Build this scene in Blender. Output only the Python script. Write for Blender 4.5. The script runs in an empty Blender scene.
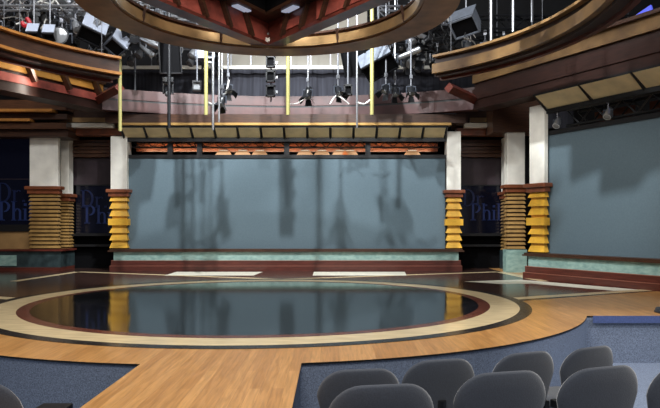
import bpy, bmesh, math, random
from mathutils import Vector, Matrix, Euler
R = random.Random(7)
S = bpy.context.scene
COL = S.collection
F, HX, HY, EYE = 650.0, 330.0, 226.0, 1.2
PI = math.pi

def pt(px, py, Y):
    """point at depth Y seen at a pixel (used only to survey the place)"""
    return Vector(((px - HX) * Y / F, Y, EYE - (py - HY) * Y / F))

# ------------------------------------------------------------------ materials
def lin(c):
    return tuple(((v / 255) / 12.92 if v / 255 <= .04045 else ((v / 255 + .055) / 1.055) ** 2.4) for v in c) + (1,)

def mat(name, rgb, rough=.5, metal=0, noise=0, nscale=8, stretch=(1, 1, 1), spec=.5, emit=None, estr=0, bump=0, rgb2=None, coat=0, sheen=0):
    m = bpy.data.materials.new(name); m.use_nodes = True
    nt = m.node_tree; b = nt.nodes['Principled BSDF']
    b.inputs['Base Color'].default_value = lin(rgb)
    b.inputs['Roughness'].default_value = rough
    b.inputs['Metallic'].default_value = metal
    b.inputs['Specular IOR Level'].default_value = spec
    b.inputs['Coat Weight'].default_value = coat
    b.inputs['Coat Roughness'].default_value = .08
    b.inputs['Sheen Weight'].default_value = sheen
    if emit:
        b.inputs['Emission Color'].default_value = lin(emit)
        b.inputs['Emission Strength'].default_value = estr
    if noise or bump or rgb2:
        tc = nt.nodes.new('ShaderNodeTexCoord'); mp = nt.nodes.new('ShaderNodeMapping')
        mp.inputs['Scale'].default_value = stretch
        nt.links.new(tc.outputs['Object'], mp.inputs['Vector'])
        nz = nt.nodes.new('ShaderNodeTexNoise'); nz.inputs['Scale'].default_value = nscale
        nz.inputs['Detail'].default_value = 5
        nt.links.new(mp.outputs[0], nz.inputs['Vector'])
        if noise or rgb2:
            cr = nt.nodes.new('ShaderNodeValToRGB')
            a = rgb2 or tuple(max(0, int(v * (1 - noise))) for v in rgb)
            z = rgb if rgb2 else tuple(min(255, int(v * (1 + noise * .6))) for v in rgb)
            cr.color_ramp.elements[0].color = lin(a); cr.color_ramp.elements[1].color = lin(z)
            cr.color_ramp.elements[0].position = .3; cr.color_ramp.elements[1].position = .7
            nt.links.new(nz.outputs['Fac'], cr.inputs['Fac'])
            nt.links.new(cr.outputs['Color'], b.inputs['Base Color'])
        if bump:
            bp = nt.nodes.new('ShaderNodeBump'); bp.inputs['Strength'].default_value = bump
            bp.inputs['Distance'].default_value = .01
            nt.links.new(nz.outputs['Fac'], bp.inputs['Height'])
            nt.links.new(bp.outputs[0], b.inputs['Normal'])
    return m

def wood_floor():
    m = mat('oak_floor', (196, 148, 92), rough=.28)
    nt = m.node_tree; b = nt.nodes['Principled BSDF']
    tc = nt.nodes.new('ShaderNodeTexCoord')
    mp = nt.nodes.new('ShaderNodeMapping'); mp.inputs['Rotation'].default_value = (0, 0, PI / 2)
    nt.links.new(tc.outputs['Object'], mp.inputs['Vector'])
    br = nt.nodes.new('ShaderNodeTexBrick')
    br.inputs['Scale'].default_value = 1; br.inputs['Brick Width'].default_value = 1.6; br.inputs['Row Height'].default_value = .085
    br.inputs['Mortar Size'].default_value = .0012; br.inputs['Mortar Smooth'].default_value = .6
    br.inputs['Color1'].default_value = lin((202, 152, 94)); br.inputs['Color2'].default_value = lin((182, 132, 78))
    br.inputs['Mortar'].default_value = lin((150, 105, 60)); br.offset = .37
    nt.links.new(mp.outputs[0], br.inputs['Vector'])
    m2 = nt.nodes.new('ShaderNodeMapping'); m2.inputs['Scale'].default_value = (26, 1.6, 1)
    nt.links.new(tc.outputs['Object'], m2.inputs['Vector'])
    nz = nt.nodes.new('ShaderNodeTexNoise'); nz.inputs['Scale'].default_value = 1.6; nz.inputs['Detail'].default_value = 6; nz.inputs['Distortion'].default_value = .6
    nt.links.new(m2.outputs[0], nz.inputs['Vector'])
    cr = nt.nodes.new('ShaderNodeValToRGB')
    cr.color_ramp.elements[0].position = .32; cr.color_ramp.elements[1].position = .68
    cr.color_ramp.elements[0].color = (.66, .62, .56, 1); cr.color_ramp.elements[1].color = (1.12, 1.1, 1.06, 1)
    nt.links.new(nz.outputs['Fac'], cr.inputs['Fac'])
    mx = nt.nodes.new('ShaderNodeMix'); mx.data_type = 'RGBA'; mx.blend_type = 'MULTIPLY'; mx.inputs['Factor'].default_value = .8
    nt.links.new(br.outputs['Color'], mx.inputs['A']); nt.links.new(cr.outputs['Color'], mx.inputs['B'])
    nt.links.new(mx.outputs['Result'], b.inputs['Base Color'])
    return m

M = dict(
    oak=wood_floor(),
    cream=mat('maple_inlay', (222, 200, 158), rough=.22, noise=.1, nscale=3, stretch=(1, 5, 1)),
    redwood=mat('padauk_inlay', (104, 58, 44), rough=.25, noise=.2, nscale=6),
    black_in=mat('ebony_inlay', (40, 38, 36), rough=.25, noise=.2),
    disc=mat('polished_black_floor', (30, 31, 34), rough=.07, noise=.12, nscale=2, spec=.6),
    darkfloor=mat('polished_walnut_floor', (66, 46, 40), rough=.16, noise=.3, nscale=3, stretch=(1, 6, 1), spec=.6),
    pale=mat('pale_floor_panel', (228, 224, 206), rough=.3, noise=.06),
    carpet=mat('blue_carpet', (122, 133, 152), rough=.95, noise=.22, nscale=90, bump=.3, spec=.1),
    navy=mat('navy_trim', (82, 96, 142), rough=.8, spec=.2, noise=.1, nscale=50),
    black=mat('black_paint', (14, 14, 16), rough=.45),
    dblack=mat('matt_black_cloth', (10, 10, 12), rough=.9, spec=.1),
    mahog=mat('mahogany', (98, 46, 36), rough=.3, noise=.25, nscale=5, stretch=(1, 1, 6), coat=.25),
    plinthred=mat('cherry_plinth', (88, 43, 34), rough=.3, noise=.2, nscale=4, stretch=(1, 4, 10), coat=.25),
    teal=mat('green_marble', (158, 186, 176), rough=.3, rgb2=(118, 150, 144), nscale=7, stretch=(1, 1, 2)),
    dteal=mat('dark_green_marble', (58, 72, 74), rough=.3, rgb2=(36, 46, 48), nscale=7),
    ebonywood=mat('ebonised_wood', (50, 31, 26), rough=.38, noise=.25, nscale=4, stretch=(1, 1, 8)),
    ringwood=mat('chestnut_soffit', (142, 104, 72), rough=.4, noise=.2, nscale=3),  # wood colour lightened in place of uplight on the ring's underside
    edge=mat('cherry_edge_highlight', (134, 82, 66), rough=.35),
    mottled=mat('mottled_veneer', (136, 106, 68), rough=.35, rgb2=(70, 51, 36), nscale=1.6),  # tan mottled with darker brown at random
    greycase=mat('grey_case', (100, 106, 116), rough=.4, noise=.1),
    walnut=mat('walnut', (84, 54, 36), rough=.35, noise=.25, nscale=4, stretch=(1, 1, 9), coat=.2),
    dwalnut=mat('dark_walnut', (66, 41, 27), rough=.4, noise=.25, nscale=4, stretch=(1, 1, 8)),
    tan=mat('tan_veneer', (150, 118, 78), rough=.32, noise=.22, nscale=2.2, coat=.2),
    goldwood=mat('golden_lip', (178, 120, 60), rough=.3, noise=.15, nscale=3, coat=.2),
    brass=mat('brass_trim', (190, 150, 90), rough=.35, metal=.6),
    redpanel=mat('red_panel', (158, 78, 66), rough=.45, noise=.3, nscale=3),
    rose=mat('rose_mahogany', (76, 41, 38), rough=.4, noise=.15, nscale=3),
    orange=mat('amber_panel', (206, 146, 66), rough=.45, noise=.12, nscale=3),
    gold=mat('ochre_diffuser', (228, 208, 160), rough=.6, noise=.08, nscale=3),
    white=mat('white_stone', (240, 236, 224), rough=.5, noise=.06, nscale=3),
    yellow=mat('yellow_louvre', (222, 168, 56), rough=.4, noise=.1, nscale=4),
    bronze=mat('bronze_louvre', (160, 124, 72), rough=.4, noise=.15, nscale=4, metal=.2),
    cap=mat('chestnut_cap', (126, 70, 44), rough=.35, noise=.2, nscale=5, coat=.2),
    screen=mat('grey_screen_cloth', (90, 106, 114), rough=.8, noise=.04, nscale=30, spec=.2),
    curtain=mat('charcoal_drape', (60, 61, 68), rough=.9, noise=.2, nscale=2, stretch=(6, 1, .3), spec=.1),
    alum=mat('aluminium', (190, 192, 196), rough=.3, metal=.85),
    steel=mat('grey_steel', (120, 122, 128), rough=.4, metal=.6),
    palewall=mat('pale_plaster', (214, 208, 194), rough=.8),
    poly=mat('yellow_pole_paint', (150, 143, 88), rough=.45),
    rail=mat('white_rail_paint', (220, 216, 204), rough=.4),
    fix=mat('black_fixture_metal', (24, 25, 28), rough=.35, metal=.2),
    fixg=mat('grey_fixture_metal', (70, 75, 84), rough=.35, metal=.3),
    silver=mat('silver_reflector', (176, 184, 200), rough=.35, metal=.2),
    lens=mat('fresnel_lens', (120, 122, 124), rough=.15, spec=.8),
    cable=mat('white_cable', (206, 204, 198), rough=.5),
    dcable=mat('black_cable', (22, 22, 24), rough=.5),
    red=mat('red_plastic', (170, 36, 44), rough=.4),
    chair=mat('slate_upholstery', (66, 71, 82), rough=.85, noise=.1, nscale=140, bump=.15, spec=.2, sheen=.8),
    plastic=mat('black_plastic', (20, 21, 24), rough=.4),
    vscreen=mat('dark_video_panel', (10, 11, 18), rough=.15, emit=(12, 15, 34), estr=.2),
    letter=mat('blue_lettering', (20, 26, 52), rough=.3, emit=(62, 84, 150), estr=.1),
    ldim=mat('dim_blue_lettering', (16, 22, 46), rough=.3, emit=(34, 46, 92), estr=.1),
    shell=mat('dark_studio_wall', (30, 30, 33), rough=.9, noise=.2, nscale=2),
    smoke=mat('smoked_panel', (62, 52, 56), rough=.25, noise=.1, nscale=3),
    peach=mat('peach_lamp_shade', (230, 178, 130), rough=.5, emit=(235, 170, 110), estr=.25),
    lampsq=mat('lit_lamp_panel', (200, 205, 220), rough=.4, emit=(190, 200, 225), estr=.5),
    blueglow=mat('lit_blue_panel', (70, 80, 190), rough=.4, emit=(90, 100, 225), estr=.7),
)

# ------------------------------------------------------------------ mesh builder
class MB:
    def __init__(s): s.bm = bmesh.new()
    def poly(s, pts):
        vs = [s.bm.verts.new(p) for p in pts]
        try: s.bm.faces.new(vs)
        except ValueError: pass
    def box(s, x0, x1, y0, y1, z0, z1, mtx=None):
        P = [Vector((x, y, z)) for z in (z0, z1) for (x, y) in ((x0, y0), (x1, y0), (x1, y1), (x0, y1))]
        if mtx: P = [mtx @ p for p in P]
        v = [s.bm.verts.new(p) for p in P]
        for f in ((3, 2, 1, 0), (4, 5, 6, 7), (0, 1, 5, 4), (1, 2, 6, 5), (2, 3, 7, 6), (3, 0, 4, 7)):
            s.bm.faces.new([v[i] for i in f])
        return s
    def prism(s, pts, z0, z1, mtx=None):
        n = len(pts)
        a = [Vector((p[0], p[1], z0)) for p in pts]; b = [Vector((p[0], p[1], z1)) for p in pts]
        if mtx: a = [mtx @ p for p in a]; b = [mtx @ p for p in b]
        va = [s.bm.verts.new(p) for p in a]; vb = [s.bm.verts.new(p) for p in b]
        s.bm.faces.new(va[::-1]); s.bm.faces.new(vb)
        for i in range(n): s.bm.faces.new((va[i], va[(i + 1) % n], vb[(i + 1) % n], vb[i]))
        return s
    def tube(s, pts, r, n=8, cap=True):
        pts = [Vector(p) for p in pts]; rings = []
        up = Vector((0, 0, 1))
        for i, p in enumerate(pts):
            t = (pts[min(i + 1, len(pts) - 1)] - pts[max(i - 1, 0)]).normalized()
            a = t.cross(up)
            if a.length < .1: a = t.cross(Vector((0, 1, 0)))
            a.normalize(); b = t.cross(a)
            rr = r[i] if isinstance(r, (list, tuple)) else r
            rings.append([s.bm.verts.new(p + rr * (math.cos(2 * PI * k / n) * a + math.sin(2 * PI * k / n) * b)) for k in range(n)])
        for q, w in zip(rings, rings[1:]):
            for k in range(n): s.bm.faces.new((q[k], q[(k + 1) % n], w[(k + 1) % n], w[k]))
        if cap:
            s.bm.faces.new(rings[0][::-1]); s.bm.faces.new(rings[-1])
        return s
    def lathe(s, prof, n=20, mtx=None):
        """prof: (radius, z) list, closed with discs"""
        rings = []
        for r, z in prof:
            ring = []
            for k in range(n):
                p = Vector((r * math.cos(2 * PI * k / n), r * math.sin(2 * PI * k / n), z))
                ring.append(s.bm.verts.new(mtx @ p if mtx else p))
            rings.append(ring)
        for q, w in zip(rings, rings[1:]):
            for k in range(n): s.bm.faces.new((q[k], q[(k + 1) % n], w[(k + 1) % n], w[k]))
        s.bm.faces.new(rings[0][::-1]); s.bm.faces.new(rings[-1])
        return s
    def arc(s, c, r0, r1, z0, z1, a0, a1, n=48, z0b=None, z1b=None):
        """arc of rectangular section; (z0,z1) at inner radius, (z0b,z1b) at outer radius"""
        z0b = z0 if z0b is None else z0b; z1b = z1 if z1b is None else z1b
        full = abs(abs(a1 - a0) - 360) < 1e-6
        sec = []
        for i in range(n if full else n + 1):
            a = math.radians(a0 + (a1 - a0) * i / n); ca, sa = math.cos(a), math.sin(a)
            sec.append([s.bm.verts.new((c[0] + r * ca, c[1] + r * sa, z)) for r, z in ((r0, z0), (r1, z0b), (r1, z1b), (r0, z1))])
        k = len(sec)
        for i in range(k if full else k - 1):
            q, w = sec[i], sec[(i + 1) % k]
            for j in range(4): s.bm.faces.new((q[j], q[(j + 1) % 4], w[(j + 1) % 4], w[j]))
        if not full:
            s.bm.faces.new(sec[0][::-1]); s.bm.faces.new(sec[-1])
        return s
    def pillow(s, outline, th, fn, rings=(1, .985, .94, .85, .65, .35)):
        """cushion over an outline (a,b): fn(a,b,d) -> xyz, d is the signed half thickness"""
        n = len(outline); ca = sum(p[0] for p in outline) / n; cb = sum(p[1] for p in outline) / n
        edge = None
        for sgn in (1, -1):
            prev = None
            for t in rings:
                d = sgn * th * (1 - t ** 8) ** .5 if t < 1 else 0
                if t == 1 and edge: ring = edge
                else: ring = [s.bm.verts.new(fn(ca + (a - ca) * t, cb + (b - cb) * t, d)) for a, b in outline]
                if t == 1: edge = ring
                if prev:
                    for k in range(n):
                        f = (prev[k], prev[(k + 1) % n], ring[(k + 1) % n], ring[k])
                        s.bm.faces.new(f if sgn > 0 else f[::-1])
                prev = ring
            s.bm.faces.new(prev if sgn > 0 else prev[::-1])
        return s
    def build(s, name, m, parent=None, smooth=False, bevel=0):
        bmesh.ops.recalc_face_normals(s.bm, faces=s.bm.faces)
        me = bpy.data.meshes.new(name); s.bm.to_mesh(me); s.bm.free()
        for mm in (m if isinstance(m, (list, tuple)) else [m]): me.materials.append(M[mm] if isinstance(mm, str) else mm)
        o = bpy.data.objects.new(name, me); COL.objects.link(o)
        if smooth:
            me.shade_smooth() if hasattr(me, 'shade_smooth') else None
            try: me.set_sharp_from_angle(angle=math.radians(40))
            except Exception: pass
        if bevel:
            b = o.modifiers.new('bevel', 'BEVEL'); b.width = bevel; b.segments = 2; b.limit_method = 'ANGLE'
        if parent: o.parent = parent
        return o

def tag(o, label=None, cat=None, group=None, kind=None):
    if label: o['label'] = label
    if cat: o['category'] = cat
    if group: o['group'] = group
    if kind: o['kind'] = kind
    return o
def thing(name, label, cat, loc=(0, 0, 0), rz=0, group=None):
    o = bpy.data.objects.new(name, None); COL.objects.link(o)
    o.location = loc; o.rotation_euler = (0, 0, rz); o.empty_display_size = .1
    return tag(o, label, cat, group)
def struct(name, mb, m, parent=None, **k):
    o = mb.build(name, m, parent, **k)
    if not parent: o['kind'] = 'structure'
    return o
def place(o, loc, rz=0):
    o.location = loc; o.rotation_euler = (0, 0, rz); return o
def copy_tree(o, parent=None):
    c = o.copy(); COL.objects.link(c); c.parent = parent
    for ch in o.children: copy_tree(ch, c)
    return c

# ------------------------------------------------------------------ the place
C0 = (-1.1, 10.5)                 # centre of the stage circle
FL = -.63                         # audience floor
RO = Vector((4.45, 15.0, 0)); RZ = math.atan2(-.888, .46)          # right-hand wing: x along it, y behind it
XM = lambda x: 2 * C0[0] - x

# audience floor and shell
struct('floor', MB().box(-14, 14, -6, 23, FL - .1, FL), 'carpet')
struct('wall_back', MB().box(-14, 14, 22, 22.2, FL, 9), 'shell')
struct('wall_left', MB().box(-14.2, -14, -6, 22, FL, 9), 'shell')
struct('wall_right', MB().box(14, 14.2, -6, 22, FL, 9), 'shell')
struct('ceiling', MB().box(-14, 14, -6, 22, 9, 9.2), 'shell')
tag(MB().box(-3.6, 1.2, 21, 21.1, 5.2, 9).build('pale_wall_panel', 'palewall'), kind='structure')

# stage deck
def arcpts(r, a0, a1, n=40):
    return [(C0[0] + r * math.cos(math.radians(a0 + (a1 - a0) * i / n)), C0[1] + r * math.sin(math.radians(a0 + (a1 - a0) * i / n))) for i in range(n + 1)]
RS = 4.88
ang = lambda dx: -90 + math.degrees(math.asin(dx / RS))
aR, aL = ang(-.25 - C0[0]), ang(-1.65 - C0[0])
aE = math.degrees(math.atan2(8.67 - 10.5, 3.45 + 1.1))
def outline(off):
    r = RS + off
    right = arcpts(r, aR, aE); left = arcpts(r, -180 - aE, aL)
    P = [(12, 22)] + [(-13.5, 22), (-13.5, left[0][1])] + left + [(-1.65 - off, left[-1][1]), (-1.65 - off, .9), (-.25 + off, .9), (-.25 + off, right[0][1])] + right + [(13.5, right[-1][1]), (13.5, 22)]
    out = []
    for p in P[1:]:
        if not out or (Vector(p) - Vector(out[-1])).length > 1e-4: out.append(p)
    return out
dk = MB().prism(outline(0), -.018, 0)
deck = struct('stage_deck', dk, ['oak', 'black'])
for f in deck.data.polygons:
    if abs(f.normal.z) < .5: f.material_index = 1
struct('stage_front', MB().prism(outline(-.012), FL, -.0185), 'carpet')
struct('trim_1', MB().box(3.5, 13.5, 8.645, 8.655, -.09, .004), 'navy')

# floor inlays
struct('floor_inlay_walnut', MB().prism([(3.06, 10.4), (6.12, 12.1), (4.5, 15.0), (4.5, 19.4), (-9.9, 19.4), (-9.9, 13.0), (XM(6.12), 12.1), (XM(3.06), 10.4)], 0, .002), 'darkfloor')
struct('floor_inlay_black_ring', MB().arc(C0, 3.99, 4.17, 0, .0045, 0, 360, 128), 'black_in')
struct('floor_inlay_maple_ring', MB().arc(C0, 3.57, 4.0, 0, .005, 0, 360, 128), 'cream')
struct('floor_inlay_red_ring', MB().arc(C0, 3.40, 3.58, 0, .0055, 0, 360, 128), 'redwood')
struct('floor_inlay_black_disc', MB().arc(C0, .001, 3.41, 0, .006, 0, 360, 128), 'disc')
def band(name, p, q, w, m, z=.0035, off=0):
    p = Vector(p); q = Vector(q); d = (q - p).normalized(); nn = Vector((-d.y, d.x)); p = p + nn * off; q = q + nn * off
    return struct(name, MB().prism([tuple(p + nn * w / 2), tuple(p - nn * w / 2), tuple(q - nn * w / 2), tuple(q + nn * w / 2)], 0, z), m)
# tangents from the ring to the alcove corners, then forward along the wings
for s_ in (1, -1):
    P = Vector((5.5 * s_, 6.5)); d = P.length; a = math.atan2(P.y, P.x) + s_ * math.acos(3.78 / d)
    T = Vector((3.78 * math.cos(a), 3.78 * math.sin(a))); c = Vector(C0)
    band('floor_inlay_maple_band', c + T, c + P, .2, 'cream')
    band('floor_inlay_maple_band', c + P, c + Vector((5.75 * s_, 3.6)), .2, 'cream')
    band('floor_inlay_maple_band', c + Vector((3.7 * s_, .0)), c + Vector((7.25 * s_, 1.78)), .26, 'cream')
    band('floor_inlay_black_band', c + Vector((3.9 * s_, -.1)), c + Vector((7.3 * s_, 1.62)), .1, 'black_in', .003)
    if s_ < 0: continue
    # pale strip lying along the wing
    q0 = c + Vector((5.1 * s_, 3.7)); q1 = c + Vector((7.0 * s_, 1.85))
    struct('floor_inlay_pale_panel', MB().prism([tuple(c + Vector((v[0] * s_, v[1]))) for v in ((4.0, 3.55), (5.35, 4.0), (6.95, 1.7), (6.35, 1.52), (5.3, 3.0), (4.6, 2.95))], 0, .003), 'pale')
for x0, x1, sl in ((-4.0, -1.75, .0), (-.42, 1.95, .1)):
    struct('floor_inlay_white_panel', MB().prism([(x0, 15.75), (x1 - .1, 15.75), (x1, 16.95), (x0, 16.95)], 0, .006), 'pale')

# --- plinths (stepped base under a screen): local x along, -y to the stage
def plinth(name, loc, rz, x0, x1, red='plinthred', teal='teal'):
    t = thing(name, None, None, loc, rz); t['kind'] = 'structure'
    for i, (z0, z1) in enumerate(((0, .125), (.14, .265))):
        MB().box(x0 + .03 * i, x1 - .03 * i, .035 * i, 1.0, z0, z1).build('step', red, t)
        MB().box(x0 + .03 * i + .004, x1 - .03 * i - .004, .035 * i - .006, 1.0, z1, z1 + .015).build('edge_highlight', 'edge', t)  # paler strip paints the highlight along each step edge
    MB().box(x0 + .08, x1 - .08, .09, 1.0, .28, .51).build('marble_band', teal, t)
    MB().box(x0 - .06, x1 + .06, .03, 1.0, .51, .545).box(x0 - .02, x1 + .02, .05, 1.0, .545, .585).build('cap_moulding', 'dwalnut', t)
    return t
plinth('baseboard_back', (0, 17.3, 0), 0, -5.87, 3.52)
plinth('baseboard_right', RO, RZ, 0, 8)
t = thing('baseboard_left', None, None, (0, 17.28, 0)); t['kind'] = 'structure'
MB().box(-13, -7.18, 0, 1.0, 0, .1).build('step', 'plinthred', t)
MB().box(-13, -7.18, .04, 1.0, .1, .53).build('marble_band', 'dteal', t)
MB().box(-13, -8.35, .02, .06, .14, .42).build('marble_panel', 'teal', t)
MB().box(-13, -7.12, -.02, 1.0, .53, .585).build('cap_moulding', 'mahog', t)

# --- columns
def ribs(b, x0, x1, y0, y1, z0, z1, n, flare=.03):
    """stack of tapered slats around a core"""
    h = (z1 - z0) / n
    for i in range(n):
        za = z0 + i * h + h * .2; zb = z0 + (i + 1) * h - h * .12
        pa = [(x0 - flare, y0 - flare), (x1 + flare, y0 - flare), (x1 + flare, y1 + flare), (x0 - flare, y1 + flare)]
        pb = [(x0 + .015, y0 + .015), (x1 - .015, y0 + .015), (x1 - .015, y1 - .015), (x0 + .015, y1 - .015)]
        va = [b.bm.verts.new((*p, za)) for p in pa]; vb = [b.bm.verts.new((*p, zb)) for p in pb]
        b.bm.faces.new(va[::-1]); b.bm.faces.new(vb)
        for k in range(4): b.bm.faces.new((va[k], va[(k + 1) % 4], vb[(k + 1) % 4], vb[k]))
def column(label, loc, rz, w, d, zb, zc, zt, style, n, base=0, bm_='dteal'):
    t = thing('column', label, 'column', loc, rz, None)
    h = w / 2
    if style == 'yellow':
        b = MB(); k = (zc - .12 - zb) / 8.4
        b.box(-h + .03, h - .03, .03, d, zb, zc)
        z = zb + .02
        for i, hh in enumerate((1, 1, .9, 1.35, 1, 1, 1)):
            f = .05 if i == 3 else .025
            b0 = MB
            pa = [(-h - f, -f), (h + f, -f), (h + f, d), (-h - f, d)]; pb = [(-h + .02, .02), (h - .02, .02), (h - .02, d), (-h + .02, d)]
            za, zb2 = z, z + k * hh
            if i == 3:
                b.box(-h - f, h + f, -f, d, za + .02, zb2 - .03)
            else:
                va = [b.bm.verts.new((*p, za)) for p in pa]; vb = [b.bm.verts.new((*p, zb2 - .03)) for p in pb]
                b.bm.faces.new(va[::-1]); b.bm.faces.new(vb)
                for q in range(4): b.bm.faces.new((va[q], va[(q + 1) % 4], vb[(q + 1) % 4], vb[q]))
            z = zb2 + .035
        b.build('pedestal', 'yellow', t)
    else:
        pc = MB().box(-h + .04, h - .04, .04, d - .02, zb, zc - .02).build('pedestal', 'dwalnut', t)
        b = MB(); ribs(b, -h, h, 0, d, zb, zc - .02, n, .02); b.build('slats', 'bronze', pc)
    MB().box(-h - .05, h + .05, -.05, d + .02, zc - .13, zc - .02).box(-h - .1, h + .1, -.1, d + .04, zc - .02, zc + .07).build('cap', 'cap', t, bevel=.012)
    MB().box(-h, h, 0, d, zc + .07, zt).build('shaft', 'white', t, bevel=.01)
    if base:
        MB().box(-h - .04, h + .04, -.04, d, 0, zb).build('base_block', bm_, t)
    return t
def colx(px0, px1, Y): return ((px0 + px1) / 2 - HX) * Y / F, (px1 - px0) * Y / F
x, w = colx(29.5, 58, 17.35); column('wide white column on ribbed bronze pedestal beside the dark screen at far left', (x, 17.35, 0), 0, w, .16, .59, 2.19, 3.6, 'bronze', 15)
x, w = colx(60.5, 69, 18.0); column('narrow white column on ribbed bronze pedestal just right of the wide left column', (x, 18.0, 0), 0, w, .3, .52, 2.02, 3.65, 'bronze', 17, 1)
x, w = colx(110.5, 127, 17.5); column('white column on yellow louvred pedestal at left edge of the wide back screen', (x, 17.5, 0), 0, w, .4, .59, 2.12, 3.62, 'yellow', 7)
x, w = colx(447, 461, 17.5); column('slim white column on yellow louvred pedestal at right edge of the wide back screen', (x, 17.5, 0), 0, w, .4, .59, 2.1, 3.75, 'yellow', 7)
x, w = colx(504, 512, 18.0); column('narrow white column on ribbed bronze pedestal at right side of the right alcove', (x, 18.0, 0), 0, w, .3, .52, 2.08, 3.65, 'bronze', 17, 1)
x, w = colx(507.5, 525, 16.8); column('grey-white column on ribbed bronze pedestal tucked behind the right-hand yellow pedestal', (x, 16.8, 0), 0, w, .3, .59, 2.2, 4.1, 'bronze', 15, 1, 'teal')
rm = Matrix.Translation(RO) @ Matrix.Rotation(RZ, 4, 'Z')
column('cream column on yellow louvred pedestal at left edge of the right-hand angled screen', rm @ Vector((.27, .16, 0)), RZ, .46, .12, .59, 2.1, 3.95, 'yellow', 7)

# --- projection screens
def screen(label, loc, rz, x0, x1, z0, z1, y=.34):
    t = thing('projection_screen', label, 'screen', loc, rz)
    b = MB(); nx = 24
    b.box(x0, x1, y, y + .02, z0, z1)
    b.build('screen_cloth', 'screen', t)
    f = MB()
    f.box(x0 - .08, x1 + .08, y - .03, y + .05, z1, z1 + .09)
    f.box(x0 - .08, x0, y - .03, y + .05, z0, z1); f.box(x1, x1 + .05, y - .03, y + .05, z0, z1)
    f.build('frame', 'black', t)
    return t
screen('wide grey-blue projection screen across the back of the stage', (0, 17.3, 0), 0, -5.52, 3.12, .585, 3.04)
screen('tall grey projection screen on the angled wing at right', RO, RZ, .42, 7.9, .585, 3.26)

# --- soffits of ochre panels over each screen, with fascia and lips
def soffit(label, loc, rz, x0, x1, n, zt, zb, ya, yb):
    t = thing('lighting_soffit', label, 'soffit', loc, rz)
    w = (x1 - x0) / n; g = .035
    for i in range(n):
        b = MB(); a0, a1 = x0 + i * w + g, x0 + (i + 1) * w - g
        lo, hi = (yb, zb + .03), (ya, zt - .03)
        P = [(a0, lo[0], lo[1]), (a1, lo[0], lo[1]), (a1, hi[0], hi[1]), (a0, hi[0], hi[1])]
        Q = [(p[0], p[1] + .03, p[2] + .03) for p in P]
        v = [b.bm.verts.new(p) for p in P + Q]
        for f in ((0, 1, 2, 3), (7, 6, 5, 4), (0, 4, 5, 1), (1, 5, 6, 2), (2, 6, 7, 3), (3, 7, 4, 0)): b.bm.faces.new([v[k] for k in f])
        b.build('diffuser_panel', 'gold', t)
    b = MB()
    for i in range(n + 1):
        xx = x0 + i * w
        b.tube([(xx, ya - .01, zt), (xx, yb - .01, zb)], .03, 4)
    b.box(x0 - .03, x1 + .03, ya, ya + .06, zt - .03, zt + .02)
    b.box(x0 - .03, x1 + .03, yb - .03, yb + .05, zb - .07, zb + .03)
    b.build('frame', 'black', t)
    return t
soffit('row of ochre soffit panels above the wide back screen', (0, 17.3, 0), 0, -5.55, 3.1, 14, 3.83, 3.55, -.1, .25)
soffit('row of ochre soffit panels above the right-hand angled screen', RO, RZ, .5, 7.94, 6, 4.12, 3.8, -.15, .25)

# back fascia, brass lip, curved red beam
n_ = [2]
def trim(mb, m, **k):
    o = struct('trim_%d' % n_[0], mb, m, **k); n_[0] += 1; return o
trim(MB().box(-5.95, 3.6, 17.2, 17.9, 3.93, 4.16), 'dwalnut')
trim(MB().box(-5.5, 3.2, 17.14, 17.3, 3.86, 3.925), 'brass')
BC = (-1.1, 7.6)
trim(MB().arc(BC, 10.35, 10.6, 4.52, 4.78, 62, 118), 'rose')
trim(MB().arc(BC, 10.37, 10.6, 4.46, 4.52, 62, 118), 'black')
trim(MB().arc(BC, 10.3, 10.6, 4.2, 4.46, 62, 118), 'rose')
# headroom behind the back screen: copper beam, posts, small lamps
trim(MB().box(-5.4, 3.0, 18.1, 18.3, 3.27, 3.5), 'cap')
trim(MB().box(-6, 3.6, 18.9, 19.0, 0, 4.3), 'dblack')
for x in (-4.35, -3.55, -1.18, 1.03):
    trim(MB().box(x - .07, x + .07, 17.66, 17.76, 3.1, 3.5), 'black')

# --- alcoves
def alcove(x0, x1, Y, side):
    trim(MB().box(x0, x1, Y, Y + .1, 0, 3.7), 'dblack')                                   # back of the alcove
    trim(MB().box(x0, x1, Y - .08, Y, 2.36, 3.12), 'smoke')                               # smoked upper panel
    b = MB()
    for i in range(5): b.box(x0, x1, Y - .22 - .03 * (i % 2), Y, 3.14 + .1 * i, 3.225 + .1 * i)
    trim(b, 'walnut')
    trim(MB().box(x0, x1, Y - .3, Y, .92, .98).box(x0, x1, Y - .2, Y, .62, .68), 'black')
    trim(MB().box(x0 - .1, x1 + .1, Y - .85, Y - .55, 3.66, 3.86), 'cap')
    trim(MB().box(x0 - .15, x1 + .15, Y - 1.0, Y - .3, 3.9, 4.3), 'dwalnut')
    trim(MB().box(x0 + .2, x1 - .05, Y - 1.1, Y - .9, 3.98, 4.1), 'tan')
    trim(MB().box(x0 + .4, x1 - .1, Y - 1.14, Y - .95, 3.84, 3.95) if side < 0 else MB().box(x0 + .05, x1 - .2, Y - 1.14, Y - .95, 3.84, 3.95), 'palewall')
alcove(-7.45, -5.7, 18.5, -1)
alcove(3.55, 5.2, 18.5, 1)

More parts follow.
